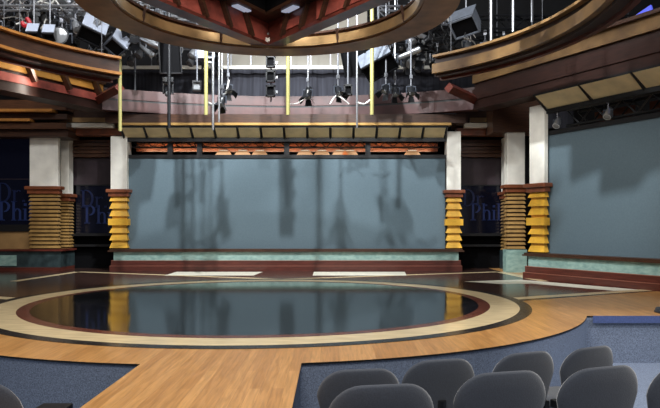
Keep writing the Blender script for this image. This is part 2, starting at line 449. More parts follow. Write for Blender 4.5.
# serif letters for the show title, drawn as slabs
def letter(b, ch, x, z, h, m):
    s = h * .13; k = .02
    bx = lambda a0, a1, c0, c1: b.box(x + a0 * h, x + a1 * h, -k, 0, z + c0 * h, z + c1 * h)
    def bow(cx, cz, rx, rz, a0, a1, th=.12, n=14):
        for i in range(n):
            P = []
            for aa, q in ((i, 1), (i + 1, 1), (i + 1, 0), (i, 0)):
                t = math.radians(a0 + (a1 - a0) * aa / n)
                tx = th * q
                P.append((x + (cx + (rx - tx) * math.cos(t)) * h, z + (cz + (rz - tx * .45) * math.sin(t)) * h))
            b.prism([(p[0], p[1]) for p in P], 0, k, Matrix(((1, 0, 0, 0), (0, 0, -1, 0), (0, 1, 0, 0), (0, 0, 0, 1))))
    if ch == 'D': bx(.08, .2, 0, 1); bx(0, .3, 0, .05); bx(0, .3, .95, 1); bow(.3, .5, .42, .5, -90, 90); return .8
    if ch == 'P': bx(.08, .2, 0, 1); bx(0, .3, 0, .05); bx(0, .3, .95, 1); bow(.28, .72, .3, .28, -90, 90); return .66
    if ch == 'r': bx(.06, .16, 0, .62); bx(0, .24, 0, .04); bx(0, .1, .58, .62); bow(.32, .42, .18, .2, 40, 150, .09); return .5
    if ch == '.': bx(.03, .15, 0, .11); return .24
    if ch == 'h': bx(.06, .17, 0, 1); bx(0, .24, 0, .04); bx(0, .1, .96, 1); bow(.3, .4, .2, .23, 0, 160, .1); bx(.4, .5, 0, .4); bx(.34, .56, 0, .04); return .6
    if ch == 'i': bx(.06, .17, 0, .62); bx(0, .24, 0, .04); bx(0, .1, .58, .62); bx(.05, .18, .76, .89); return .28
    if ch == 'l': bx(.06, .17, 0, 1); bx(0, .24, 0, .04); bx(0, .1, .96, 1); return .28
def title(parent, x1, z1, h1, x2, z2, h2):
    for name, word, x, z, h, m in (('title_line', 'Dr.', x1, z1, h1, 'ldim'), ('title_line', 'Phil', x2, z2, h2, 'letter')):
        cx = x
        for ch in word:
            b = MB(); cx += letter(b, ch, cx, z, h, m) * h
            o = b.build('letter', m, parent); o.location = (0, -.03, 0)
def vscreen(label, loc, x0, x1, z0, z1):
    t = thing('video_screen', label, 'screen', loc)
    MB().box(x0, x1, -.02, .03, z0, z1).build('panel', 'vscreen', t)
    MB().box(x0, x1, -.05, .03, z0 - .05, z0).build('bezel_bar', 'black', t); MB().box(x0, x1, -.05, .03, z1, z1 + .03).build('bezel_bar', 'black', t)
    return t
t = vscreen('dark video screen with blue lettering in the alcove left of the back screen', (0, 18.43, 0), -7.2, -5.75, 1.0, 2.34)
title(t, -7.05, 1.72, .5, -6.95, 1.27, .52)
t = vscreen('dark video screen with blue lettering in the alcove right of the back screen', (0, 18.43, 0), 3.6, 5.0, 1.0, 2.34)
title(t, 3.75, 1.76, .48, 3.98, 1.36, .48)
t = vscreen('dark video screen with a thin seam at the far left edge of the set', (0, 17.6, 0), -10.2, -8.0, 1.24, 3.55)
MB().box(-10.2, -8.0, -.03, -.02, 2.46, 2.475).build('seam', 'smoke', t)
title(t, -9.0, 1.85, .52, -8.95, 1.35, .52)
trim(MB().box(-10.2, -8.0, 17.45, 17.7, .61, 1.05).box(-10.2, -8.0, 17.4, 17.7, .585, .62), 'tan')
trim(MB().box(-10.2, -8.0, 17.4, 17.75, 1.05, 1.2), 'black')
trim(MB().box(-10.6, -8.0, 17.75, 17.85, 0, 3.6), 'dblack')

# left and right lintels above the columns
for (x0, x1, Y) in ((-10.5, -6.9, 17.1),):
    trim(MB().box(x0, x1, Y, Y + .8, 3.55, 3.72), 'dwalnut')
    trim(MB().box(x0, x1, Y - .1, Y + .8, 3.74, 3.9), 'walnut')
    trim(MB().box(x0, x1 - .9, Y - .2, Y + .1, 3.93, 4.0), 'goldwood')
    trim(MB().box(x0, x1, Y - .05, Y + .8, 4.0, 4.14), 'dwalnut')
    trim(MB().box(x0, x1 - .3, Y - .25, Y + .1, 4.17, 4.24), 'goldwood')
    trim(MB().box(x0, x1, Y - .1, Y + .8, 4.24, 4.5), 'walnut')
trim(MB().box(4.2, 5.6, 16.75, 17.5, 3.62, 4.6), 'walnut')

# --- wing fascias (straight beams parallel to each wing)
def wing(name, label, loc, rz, sgn, x0, x1, upper, lower, zz=((4.78, 5.05), (4.36, 4.62))):
    t = thing(name, label, 'canopy', loc, rz)
    bx = lambda y0, y1, z0, z1, a=0: MB().box(min(sgn * (x0 + a), sgn * x1), max(sgn * (x0 + a), sgn * x1), y0, y1, z0, z1)
    (u0, u1), (l0, l1) = zz
    bx(-.15, .3, u0, u1).build('upper_band', upper, t)
    bx(-.25, .3, u1, u1 + .07).build('cornice', 'dwalnut', t)
    bx(-.08, .3, l1, u0).build('moulding', 'ebonywood', t)
    bx(-.15, .3, l0, l1).build('lower_band', lower, t)
    bx(-.12, .4, 4.13, l0).build('bottom_beam', 'ebonywood', t)
    for k in (.5, 4, 7.5): MB().tube([(sgn * k, .1, u1 + .07), (sgn * k, .1, 8.97)], .008, 6).build('suspension_cable', 'steel', t)
    return t
t = wing('straight_canopy', 'straight brown canopy beam above the right-hand angled screen', RO, RZ, 1, -1.6, 7.9, 'mottled', 'ebonywood')
MB().box(-1.3, -.4, -.06, .0, 4.4, 4.62).build('red_panel', 'redpanel', t)
# left wing mirrored
LO = Vector((XM(RO.x), RO.y, 0)); LZ = -RZ
t = wing('straight_canopy', 'straight canopy beam with amber and red panels at upper left', LO, LZ, -1, -1.7, 7.9, 'orange', 'redpanel', ((4.6, 4.77), (4.34, 4.52)))
for i in range(8):
    xx = 1.4 - i * .95
    MB().box(xx - .04, xx + .04, -.3, .0, 4.4, 5.0, Matrix.Translation((xx, 0, 4.7)) @ Matrix.Rotation(-.5, 4, 'Y') @ Matrix.Translation((-xx, 0, -4.7))).build('bracket', 'dwalnut', t)

# --- curved canopies left and right
def canopy(label, a0, a1, r, ru, face):
    t = thing('curved_canopy', label, 'canopy', (C0[0], C0[1], 4.6))
    z = -4.6; o = (0, 0)
    right = face == 'tan'
    MB().arc(o, r + .02, r + .14, z + 4.7, z + 5.0, a0, a1).build('fascia', 'ebonywood' if right else 'dwalnut', t, smooth=True)
    MB().arc(o, r - .1, r + .2, z + 5.0, z + 5.05, a0, a1).build('upper_lip', 'tan' if right else 'goldwood', t, smooth=True)
    MB().arc(o, r - .12, r + .2, z + 4.63, z + (4.84 if right else 4.69), a0, a1).build('lower_lip', 'mottled' if right else 'goldwood', t, smooth=True)
    MB().arc(o, r, ru, z + 4.57, z + 4.63, a0, a1, z0b=z + 4.61, z1b=z + 4.67).build('underside', 'ebonywood', t, smooth=True)
    MB().arc(o, ru - .1, ru, z + 4.54, z + 4.61, a0, a1).build('rim', 'mahog', t, smooth=True)
    for k in (.05, .35, .7):
        a = math.radians(a0 + (a1 - a0) * k); p = (r + .1) * math.cos(a), (r + .1) * math.sin(a)
        MB().tube([(*p, z + 5.06), (*p, 4.37)], .008, 6).build('suspension_cable', 'steel', t)
    return t
cl = canopy('brown curved canopy with two golden lips at upper left', 130.5, 205, 5.7, 6.2, 'walnut')
cr = canopy('brown curved canopy sweeping up to the top edge at upper right', 50.5, -25, 5.45, 5.78, 'tan')
# end returns: slanting red-brown beams that tie the canopy ends to the wings
for s_, par in ((-1, cl), (1, cr)):
    p0 = Vector((3.95 * s_, 5.1, -.08)); p1 = Vector((5.1 * s_, 6.2, -.28))
    MB().tube([p0, p1], .13, 4).build('end_beam', 'mahog', par)

# --- the overhead ring with its V of beams
t = thing('overhead_ring', 'big round wooden ring with V-shaped red beams hanging over the stage at top', 'canopy', (C0[0] + .12, C0[1] - .05, 4.72))
o = (0, 0)
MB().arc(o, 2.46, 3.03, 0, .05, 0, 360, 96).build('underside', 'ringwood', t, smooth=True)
MB().arc(o, 2.98, 3.05, .05, .27, 0, 360, 96).build('outer_fascia', 'dwalnut', t, smooth=True)
MB().arc(o, 2.40, 2.54, .03, .2, 0, 360, 96).build('golden_lip', 'tan', t, smooth=True)
MB().arc(o, 2.5, 2.59, .2, .27, 0, 360, 96).build('inner_fascia', 'walnut', t, smooth=True)
MB().arc(o, 2.44, 3.03, .27, .31, 0, 360, 96).build('top_lip', 'dwalnut', t, smooth=True)
apex = Vector((-.25, 2.45))
for s_ in (-1, 1):
    end = apex + Vector((-1.75 if s_ < 0 else 2.2, -3.0)); d = (end - apex).normalized(); nn = Vector((-d.y, d.x)) * (1 if s_ > 0 else -1)
    # nn points to the outer side of the V
    def beam(nm, m, o0, o1, z0, z1, back=0, frac=1):
        a = apex + d * back; e = apex + (end - apex) * frac
        P = [a + nn * o0, e + nn * o0, e + nn * o1, a + nn * o1]
        if not back:
            for q in (0, 3): P[q] = P[q] + d * ((apex.x - P[q].x) / d.x)        # mitre at the axis
        return MB().prism([tuple(p) for p in P], z0, z1).build(nm, m, t)
    beam('vee_underside', 'mahog', -.06, .22, .04, .1)
    beam('red_web', 'redpanel' if s_ < 0 else 'mahog', .0, .12, .1, .5)  # right web in darker wood: shade on the red beam put into colour
    if s_ > 0:
        beam('lit_red_patch', 'redpanel', -.02, .0, .14, .46, 1.7, .82); beam('lit_red_patch', 'redpanel', -.02, .0, .2, .36, .5, .3)  # brighter red patches paint the light falling on the shaded web
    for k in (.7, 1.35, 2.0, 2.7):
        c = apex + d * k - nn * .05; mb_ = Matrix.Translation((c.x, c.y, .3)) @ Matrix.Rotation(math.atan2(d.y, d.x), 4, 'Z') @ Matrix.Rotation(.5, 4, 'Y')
        MB().box(-.035, .035, -.04, .05, -.24, .24, mb_).build('vee_shade_slat', 'dwalnut', t)  # dark slats drawn in for shadows and bracket shapes on the web
    beam('vee_lip', 'dwalnut', -.3, .14, .5, .56)
    beam('inner_web', 'dblack', -.3, -.24, .56, .8)
    beam('tan_strip', 'tan', -.42, -.28, .8, .92)
    beam('inner_beam', 'dwalnut', -.7, -.42, .92, 1.3)
    c = apex + d * 1.0 - nn * .12
    mt = Matrix.Translation((c.x, c.y, 0)) @ Matrix.Rotation(math.atan2(d.y, d.x), 4, 'Z')
    MB().box(-.2, .2, -.07, .07, .475, .5, mt).build('lamp_panel', 'lampsq', t)
for a in (20, 62, 118, 160):
    ca, sa = math.cos(math.radians(a)), math.sin(math.radians(a))
    MB().tube([(2.42 * ca, 2.42 * sa, .02), (2.36 * ca, 2.36 * sa, .3)], .03, 4).build('bracket', 'dwalnut', t)
for a in (45, 135, 225, 315):
    MB().tube([(2.7 * math.cos(math.radians(a)), 2.7 * math.sin(math.radians(a)), .31), (2.7 * math.cos(math.radians(a)), 2.7 * math.sin(math.radians(a)), 8.96 - 4.72)], .008, 6).build('suspension_cable', 'steel', t)

# --- back drape, rail
t = thing('back_drape', 'charcoal drape hanging behind the red curved beam', 'curtain', (0, 20, 4.2))
b = MB(); n = 260
vs = [[b.bm.verts.new((-9.5 + 17 * i / n, .02 * math.sin(i * .9) + .015 * math.sin(i * .37), z)) for i in range(n + 1)] for z in (0, 1.85)]
ws = [[b.bm.verts.new((v.co.x, v.co.y + .02, v.co.z)) for v in r] for r in vs]
for i in range(n):
    b.bm.faces.new((vs[0][i], vs[0][i + 1], vs[1][i + 1], vs[1][i])); b.bm.faces.new((ws[0][i + 1], ws[0][i], ws[1][i], ws[1][i + 1]))
b.build('cloth', 'curtain', t, smooth=True)
MB().tube([(-9.5, 0, 1.87), (7.5, 0, 1.87)], .03).build('drape_pipe', 'steel', t)
t = thing('catwalk_rail', 'long white rail running above the charcoal drape', 'rail', (0, 19.6, 5.96))
MB().box(-8.5, 4.5, -.03, .03, -.03, .07).build('top_rail', 'rail', t)
b = MB()
for i in range(22): b.box(-8.4 + i * .6, -8.37 + i * .6, .0, .03, .07, 1.1)
b.box(-8.5, 4.5, 0, .03, .55, .58)
b.build('mesh_bars', 'steel', t)

# --- poles
def pole(px, y0, y1, Y, r, m, label, name='pole', grp=None):
    a = pt(px, y1, Y); z1 = pt(px, y0, Y).z
    b = MB().tube([(0, 0, 0), (0, 0, z1 - a.z)], r, 10)
    return tag(place(b.build(name, m, smooth=True), a), label, 'pole', grp)
yl = ['yellow pole at the right end of the left curved canopy', 'yellow pole just left of the pair of thin steel pipes', 'yellow pole in front of the drape right of the centre beam tip', 'yellow pole below the big black softboxes']
for (px, y0, y1), l in zip(((120, -3, 131), (206, -3, 115), (288, -3, 115), (372, -3, 115)), yl): pole(px, y0, y1, 15.6 if px == 120 else 15.1, .045, 'poly', l, 'yellow_pole')
sl = ['left of a pair of thin steel pipes hanging before the drape', 'right of a pair of thin steel pipes hanging before the drape', 'thin steel pipe reaching down to the ochre panels right of centre', 'dark pipe under the black softbox left of centre', 'steel pipe rising behind the right curved canopy, nearest the grey lamp', 'steel pipe rising behind the right curved canopy, middle of three', 'steel pipe rising behind the right curved canopy, rightmost of three', 'thin dark pipe before the drape just left of the black softbox']
for (px, y0, y1, Y, r, m), l in zip(((213, -3, 130, 14.9, .028, 'alum'), (219, -3, 122, 15.0, .022, 'alum'), (357, -3, 128, 14.9, .022, 'alum'), (169, -3, 128, 14.9, .04, 'fix'), (491, -30, 45, 16.6, .05, 'alum'), (513, -30, 32, 16.6, .045, 'alum'), (532, -30, 22, 16.6, .04, 'alum'), (135, 30, 100, 18.5, .03, 'steel')), sl):
    pole(px, y0, y1, Y, r, m, l, 'steel_pipe')

# --- trusses
def truss(label, p, q, s=.35, m='alum', r=.028):
    p = Vector(p); q = Vector(q); L = (q - p).length
    t = thing('lighting_truss', label, 'truss', p, math.atan2((q - p).y, (q - p).x))
    b = MB(); h = s / 2
    for (y, z) in ((-h, -h), (h, -h), (-h, h), (h, h)): b.tube([(0, y, z), (L, y, z)], r, 6)
    b.build('chords', m, t)
    b = MB(); n = max(2, int(L / s)); k = L / n
    for i in range(n):
        sg = 1 if i % 2 else -1
        for y in (-h, h): b.tube([(i * k, y, -h * sg), ((i + 1) * k, y, h * sg)], r * .6, 5)
        for z in (-h, h): b.tube([(i * k, -h * sg, z), ((i + 1) * k, h * sg, z)], r * .6, 5)
    b.build('lacing', m, t)
    return t
truss('aluminium truss high at the top left corner', (-11, 17.8, 7.15), (-4, 17.8, 7.15))
truss('white truss seen through the opening of the centre ring', (-1.6, 8.2, 6.4), (-.6, 12.6, 6.4), .3, 'rail')
truss('white truss crossing above the centre ring', (-3.5, 11.4, 6.1), (2.0, 11.4, 6.1), .28, 'rail')
rv = lambda v: rm @ Vector(v)
tt = truss('black truss with orange backing over the right-hand angled screen', rv((.95, .55, 3.58)), rv((7.6, .55, 3.58)), .34, 'fix', .03)
for i in range(5):
    MB().box(.3 + i * 1.35, 1.3 + i * 1.35, .35, .38, -.2, .12).build('copper_backing', 'cap', tt)
truss('black truss in the gap between back screen and ochre panels', (-5.4, 17.8, 3.44), (3.0, 17.8, 3.44), .18, 'fix', .016)

# --- stage lights
def rotm(tilt): return Matrix.Rotation(tilt, 4, 'X')
def hang(t, drop, w):
    MB().box(-.04, .04, -.04, .04, -.02, .1).tube([(0, 0, .05), (0, 0, -drop + .1)], .018, 8).build('clamp', 'steel', t)
    MB().box(-w, w, -.02, .02, -drop + .09, -drop + .12).box(-w - .015, -w, -.025, .025, -drop - .12, -drop + .12).box(w, w + .015, -.025, .025, -drop - .12, -drop + .12).build('yoke', 'fixg', t)
def fresnel(tilt=.7, r=.15, body='fix', doors=True):
    """light hanging from the origin; aims along -y tilted down"""
    t = thing('stage_light', '-', 'stage light'); drop = .38; hang(t, drop, r + .03)
    A = Matrix.Translation((0, 0, -drop)) @ Matrix.Rotation(PI / 2 + tilt, 4, 'X')       # local +z -> aim
    MB().lathe([(r * .55, -.22), (r * .8, -.2), (r * .85, -.05), (r, -.03), (r, .14), (r * 1.06, .15), (r * 1.06, .18)], 18, A).build('housing', body, t, smooth=True); hs = t.children[-1]
    MB().lathe([(r * .92, .178), (r * .9, .19), (r * .5, .205), (.01, .21)], 18, A).build('lens', 'lens', hs, smooth=True)
    if doors:
        for k in range(4):
            Q = A @ Matrix.Rotation(k * PI / 2, 4, 'Z') @ Matrix.Translation((0, r * 1.02, .18)) @ Matrix.Rotation(-.55, 4, 'X')
            MB().prism([(-r * .7, 0), (r * .7, 0), (r, .2), (-r, .2)], -.004, .004, Q @ Matrix.Rotation(PI / 2, 4, 'X')).build('barn_door', body, hs)
    return t
def par(tilt=.8, body='alum'):
    t = thing('stage_light', '-', 'stage light'); drop = .32; hang(t, drop, .12)
    A = Matrix.Translation((0, 0, -drop)) @ Matrix.Rotation(PI / 2 + tilt, 4, 'X')
    MB().lathe([(.03, -.24), (.06, -.22), (.1, -.1), (.105, .12), (.115, .13), (.115, .15)], 16, A).build('can', body, t, smooth=True)
    MB().lathe([(.1, .148), (.06, .16), (.01, .165)], 16, A).build('lens', 'lens', t, smooth=True)
    return t
def mover(tilt=.5):
    t = thing('stage_light', '-', 'stage light')
    MB().box(-.17, .17, -.13, .13, -.16, 0).build('base', 'fix', t, bevel=.02)
    MB().box(-.17, -.12, -.06, .06, -.5, -.16).box(.12, .17, -.06, .06, -.5, -.16).box(-.17, .17, -.06, .06, -.2, -.15).build('yoke', 'fix', t, bevel=.01)
    A = Matrix.Translation((0, 0, -.42)) @ Matrix.Rotation(PI / 2 + tilt, 4, 'X')
    MB().lathe([(.06, -.2), (.11, -.16), (.115, .1), (.1, .2)], 16, A).build('head', 'fix', t, smooth=True)
    MB().lathe([(.085, .199), (.05, .215), (.01, .22)], 16, A).build('lens', 'lens', t, smooth=True)
    return t
def boxlight(w, h, d, tilt, roll, side, top, front):
    """soft light: box housing, hood on top, recessed front; centre at the origin, aims along -y"""
    t = thing('softbox', '-', 'soft light')
    A = Matrix.Rotation(roll, 4, 'Y') @ Matrix.Rotation(tilt, 4, 'X')
    b = MB(); f = .85
    P = [(-w / 2, -d / 2, -h / 2), (w / 2, -d / 2, -h / 2), (w / 2, -d / 2, h / 2), (-w / 2, -d / 2, h / 2)]
    Q = [(p[0] * f, d / 2, p[2] * f) for p in P]
    v = [b.bm.verts.new(A @ Vector(p)) for p in P + Q]
    for fc in ((7, 6, 5, 4), (0, 4, 5, 1), (1, 5, 6, 2), (2, 6, 7, 3), (3, 7, 4, 0), (0, 1, 2, 3)): b.bm.faces.new([v[k] for k in fc])
    b.build('housing', side, t)
    MB().box(-w / 2, w / 2, -d / 2 - .02, d / 2, h / 2, h / 2 + .02, A).build('hood', top, t)
    b = MB(); e = .03
    b.box(-w / 2, w / 2, -d / 2 - .06, -d / 2, h / 2 - e, h / 2, A); b.box(-w / 2, w / 2, -d / 2 - .06, -d / 2, -h / 2, -h / 2 + e, A)
    b.box(-w / 2, -w / 2 + e, -d / 2 - .06, -d / 2, -h / 2, h / 2, A); b.box(w / 2 - e, w / 2, -d / 2 - .06, -d / 2, -h / 2, h / 2, A)
    b.build('front_frame', side, t)
    MB().box(-w / 2 + e, w / 2 - e, -d / 2 - .01, -d / 2 - .002, -h / 2 + e, h / 2 - e, A).build('front_panel', front, t)
    return t
def put(o, px, py, Y, rz, label, grp=None, sc=1):
    o.location = pt(px, py, Y); o.rotation_euler = (0, 0, rz); o.scale = (sc,) * 3
    if o.name.startswith('softbox'): MB().tube([(0, 0, .1), (0, 0, 6.6 - o.location.z)], .02, 8).build('hanger', 'steel', o)
    tag(o, label, None, grp); return o
# the big recognisable ones
put(boxlight(.56, .4, .46, .95, .35, 'fix', 'silver', 'dblack'), 93, 30, 15.4, .5, 'boxy black lamp with white hood above the left curved canopy', sc=1)
put(boxlight(.42, .36, .38, 1.0, .6, 'fixg', 'silver', 'dblack'), 117, 43, 15.3, .7, 'tilted lamp with a white flap next to the left canopy end')
put(boxlight(.52, .78, .4, .12, -.06, 'fix', 'silver', 'dblack'), 170, 58, 15.5, .25, 'upright black softbox hanging left of the centre ring tip')
put(boxlight(.62, .7, .5, .35, -.1, 'dblack', 'silver', 'dblack'), 357, 60, 16.2, -.3, 'left of two big black softboxes below the ring at right of centre')
put(boxlight(.8, .5, .46, .95, -.45, 'dblack', 'greycase', 'dblack'), 378, 62, 15.8, -.3, 'silver-topped black softbox tilted up to the right below the ring')
put(boxlight(.62, .46, .42, .8, -.15, 'greycase', 'greycase', 'dblack'), 466, 22, 15.3, -.6, 'large grey lamp housing above the right curved canopy')
put(boxlight(.5, .34, .4, .0, .0, 'silver', 'silver', 'silver'), 206, 54, 17.6, .1, 'pale blue-grey box lamp tucked under the ring left of centre')
put(fresnel(-.05, .2, 'fix', False), 62, 22, 15.2, .05, 'round grey-lensed lamp facing out above the left curved canopy')
# hanging in front of the drape
YH = 15.5
put(boxlight(.22, .22, .18, 0, 0, 'fix', 'fix', 'lens'), 197, 87, YH, .2, 'small square lamp in front of the drape left of the steel pipes')
hl = ['upper of three black lamps stacked on a pipe below the ring tip', 'middle of three black lamps stacked on a pipe below the ring tip', 'lowest of three black lamps stacked on a pipe below the ring tip']
for (py, l) in zip((63, 77.5, 92), hl):
    o = boxlight(.22, .26, .18, 0, 0, 'fix', 'fix', 'dblack'); o.location = pt(271, py, YH); tag(o, l)
    MB().box(.11, .16, -.03, .03, -.03, .03).build('knob', 'alum', o)
pole(271, -3, 102, YH + .15, .018, 'steel', 'thin pipe carrying three stacked black lamps', 'steel_pipe')
proto = [fresnel(.9, .11), par(.9), mover(.6), fresnel(.5, .14), par(.5, 'fix'), fresnel(1.1, .12, 'fix')]
used = [False] * len(proto)
def spawn(k):
    if not used[k]: used[k] = True; return proto[k]
    return copy_tree(proto[k])
for k, px, py, rz, l in ((0, 228, 76, .5, 'black lamp with barn doors on a white clamp right of the steel pipes'), (5, 308, 81, -.3, 'small grey lamp on a long pipe before the drape right of centre'),
                            (0, 338, 78, .6, 'barn-door lamp hanging left of a small square lamp before the drape'), (0, 386, 76, -.7, 'dark lamp hanging just right of the lowest yellow pole'), (5, 395, 79, .4, 'grey lamp on a pale pipe under the silver-topped softbox'),
                            (0, 411, 78, .1, 'dark lamp at the right end of the drape'), (2, 168, 78, .2, 'moving-head lamp hanging below the upright black softbox'), (5, 222, 88, -.5, 'grey lamp low on the drape beside the steel pipes')):
    Yk = {395: 16.1, 222: 15.2, 168: 15.3}.get(px, YH)
    o = put(spawn(k), px, py, Yk, rz, l, None, .75)
    pole(px, -3, py, Yk, .02, 'alum' if k == 5 else 'steel', 'thin hanger pipe of the ' + ' '.join(l.replace(' hanging', '').split()[:10]), 'steel_pipe')
put(boxlight(.2, .24, .18, 0, 0, 'fix', 'fix', 'dblack'), 348, 91, YH, 0, 'small square black lamp low on the drape left of the thin steel pipe')
# trusses with lights hung along them
def rig(Y, z, x0, x1, label, seed, group, m='alum', step=.44, skip=.05):
    tr = truss(label, (x0, Y, z), (x1, Y, z), .34, m)
    for k in range(3):
        xx = (x1 - x0) * (.1 + .4 * k); MB().tube([(xx, 0, .17), (xx, 0, 8.96 - z)], .012, 6).build('hoist_chain', 'steel', tr)
    q = random.Random(seed); x = x0 + .3
    while x < x1 - .2:
        px = HX + F * x / Y; py = HY - (z - .55 - EYE) * F / Y
        rad = ((x - C0[0]) ** 2 + (Y - C0[1]) ** 2) ** .5
        if q.random() > skip and -12 < px < 600 and py > -14 and not (165 < px < 392 and py < 44):
            o = spawn(q.choice((0, 1, 1, 2, 3, 4, 1, 5)))
            o.location = (x, Y, z - .27); o.rotation_euler = (0, 0, q.uniform(-1.3, 1.3)); tag(o, group[0], None, group[1])
        x += step * q.uniform(.9, 1.15)
rig(15.3, 6.5, -8.6, -4.2, 'aluminium truss nearest the left curved canopy', 3, ('stage light on the nearest truss above the left curved canopy', 'lights on the nearest truss at left'))
rig(15.9, 6.95, -9, -3.6, 'aluminium truss high above the left curved canopy', 14, ('stage light on the highest truss above the left curved canopy', 'lights on the highest truss at left'))
rig(16.4, 6.62, -10, -3.3, 'aluminium truss crossing the rig behind the left curved canopy', 4, ('stage light on the second truss above the left curved canopy', 'lights on the second truss at left'))
rig(17.5, 6.45, -9.0, -2.6, 'steel truss deep behind the left curved canopy', 5, ('stage light on the deep truss between left canopy and ring', 'lights on the deep truss at left'), 'steel')
rig(18.7, 6.55, -6, -3.0, 'short steel truss over the left end of the drape', 6, ('stage light over the left end of the drape', 'lights over the left end of the drape'), 'steel')
rig(15.9, 6.35, 1.2, 2.9, 'aluminium truss between ring and right curved canopy', 7, ('stage light on the near truss between ring and right canopy', 'lights on the near truss at right'), 'steel', .48, 0)
rig(16.9, 6.45, 1.0, 8.5, 'dark truss behind the right curved canopy', 8, ('stage light on the middle truss behind the right canopy', 'lights on the middle truss at right'), 'fix')
rig(16.2, 5.95, 1.3, 3.0, 'short dark truss low between ring and right curved canopy', 12, ('stage light on the low truss between ring and right canopy', 'lights on the low truss at right'), 'fix', .36, 0)
rig(18.3, 6.3, .9, 8.5, 'black truss deep over the right end of the drape', 9, ('dark stage light on the deep truss over the right of the drape', 'lights on the deep truss at right'), 'fix')
t = thing('lighting_batten', 'plain steel pipe behind the ring carrying the hanging lamps', 'pipe', (-4.6, 15.3, 6.6))
MB().tube([(0, 0, 0), (7.4, 0, 0)], .03, 8).build('pipe', 'steel', t)
for k in (.8, 3.7, 6.6): MB().tube([(k, 0, 0), (k, 0, 2.36)], .012, 6).build('hoist_chain', 'steel', t)
for px, py, l in ((34, 31, 'left of two small black lamps with white tops above the left curved canopy'), (50, 32, 'right of two small black lamps with white tops above the left curved canopy')):
    put(boxlight(.26, .2, .24, 1.0, 0, 'fix', 'silver', 'dblack'), px, py, 14.9, .1, l)
def tube_lamp(label, a, b, r):
    a = Vector(a); b = Vector(b); d = b - a
    t = thing('tube_lamp', label, 'stage light', a); mt = d.to_track_quat('Z', 'Y').to_matrix().to_4x4(); L = d.length
    MB().lathe([(r * .8, 0), (r, .03), (r, L * .6), (r * 1.25, L * .62), (r * 1.25, L)], 14, mt).build('barrel', 'alum', t, smooth=True)
    MB().lathe([(r * 1.1, L + .001), (r * .6, L + .02), (.01, L + .025)], 14, mt).build('lens', 'lens', t, smooth=True)
    MB().tube([d * .5, d * .5 + Vector((0, 0, 6.6 - a.z - d.z * .5))], .018, 6).build('hanger', 'steel', t)
tube_lamp('long silver tube lamp slanting down to the upright black softbox', pt(134, 35, 15.6), pt(160, 47, 15.4), .07)
tube_lamp('short silver tube lamp tucked behind the tilted lamp at the left canopy end', pt(140, 46, 16.4), pt(152, 55, 16.2), .06)
tube_lamp('silver tube lamp low between the ring and the right curved canopy', pt(398, 58, 15.8), pt(420, 49, 15.6), .06)
tube_lamp('silver tube lamp pointing left under the right side of the ring', pt(432, 40, 16.0), pt(412, 33, 15.8), .06)
# lamps in the gap over the back screen
trim(MB().box(-5.4, 3.0, 17.85, 18.2, 3.06, 3.13), 'black')
for i, px in enumerate((224, 243, 260, 305, 322, 340, 350, 412)):
    p = Vector(((px - HX) * 18 / F, 17.98, 3.131))
    b = MB().prism([(-.24, 0), (.24, 0), (.15, .13), (-.15, .13)], -.1, .1, Matrix(((1, 0, 0, 0), (0, 0, -1, 0), (0, 1, 0, 0), (0, 0, 0, 1))))
    t = place(thing('strip_lamp', 'peach lamp shade in the gap above the back screen', 'lamp', group='peach lamps over the back screen'), p)
    b.build('shade', 'peach', t); MB().box(-.12, .12, -.06, .06, .13, .17).build('fitting', 'fix', t)
# unseen lamps over the stage edge, placed to cast shadows on the right-hand screen
for s1, z1, k, l in ((1.5, 2.95, 0, 'leftmost'), (2.35, 2.6, 1, 'middle'), (3.0, 2.9, 0, 'rightmost')):
    Lp = Vector((.4, 9.6, 8.3)); P = Lp.lerp(rv((s1, .34, z1)), .5)
    o = boxlight(.42, .36, .36, .7, .2 * k, 'fix', 'silver', 'dblack'); o.location = P; o.rotation_euler = (0, 0, -.8)
    MB().tube([(0, 0, .1), (0, 0, 6.9 - P.z)], .02, 8).build('hanger', 'steel', o); tag(o, l + ' of three unseen black lamps hung to shadow the right-hand screen')
# lamps on the right wing truss
for i, (s, l) in enumerate(((.75, 'small lamp at the left end of the truss over the right-hand screen'), (2.1, 'small lamp at the middle of the truss over the right-hand screen'), (3.4, 'small lamp at the right edge of the truss over the right-hand screen'))):
    o = copy_tree(proto[1]); o.location = rv((s, .3, 3.72)); o.rotation_euler = (0, 0, RZ + .3); o.scale = (.7,) * 3; tag(o, l)
# cables
def cable(pts, r, m, label, grp=None, name='cable'):
    P = []
    pts = [Vector(p) for p in pts]
    for i in range(len(pts) - 1):
        p0, p1, p2, p3 = pts[max(i - 1, 0)], pts[i], pts[i + 1], pts[min(i + 2, len(pts) - 1)]
        for k in range(7):
            t = k / 7
            P.append(.5 * ((2 * p1) + (p2 - p0) * t + (2 * p0 - 5 * p1 + 4 * p2 - p3) * t * t + (3 * p1 - p0 - 3 * p2 + p3) * t ** 3))
    P.append(pts[-1])
    return tag(MB().tube(P, r, 6).build(name, m, smooth=True), label, 'cable', grp)
cable([pt(290, 104, 15.4), pt(298, 103, 15.4), pt(306, 97, 15.4), pt(308, 90, 15.4)], .012, 'cable', 'white cable sagging from the grey lamp to the yellow pole right of centre')
cable([pt(205, 100, 15.4), pt(212, 104, 15.4), pt(220, 101, 15.4), pt(226, 92, 15.4), pt(229, 80, 15.4)], .02, 'cable', 'white cable looped beside the pair of steel pipes')
cable([pt(330, 104, 15.4), pt(336, 96, 15.4), pt(343, 99, 15.4), pt(349, 104, 15.4)], .015, 'cable', 'white cable under the barn-door lamp right of centre')
cable([pt(356, 102, 15.4), pt(364, 104, 15.4), pt(370, 100, 15.4)], .02, 'cable', 'white cable hooked around the lowest yellow pole')
q = random.Random(21)
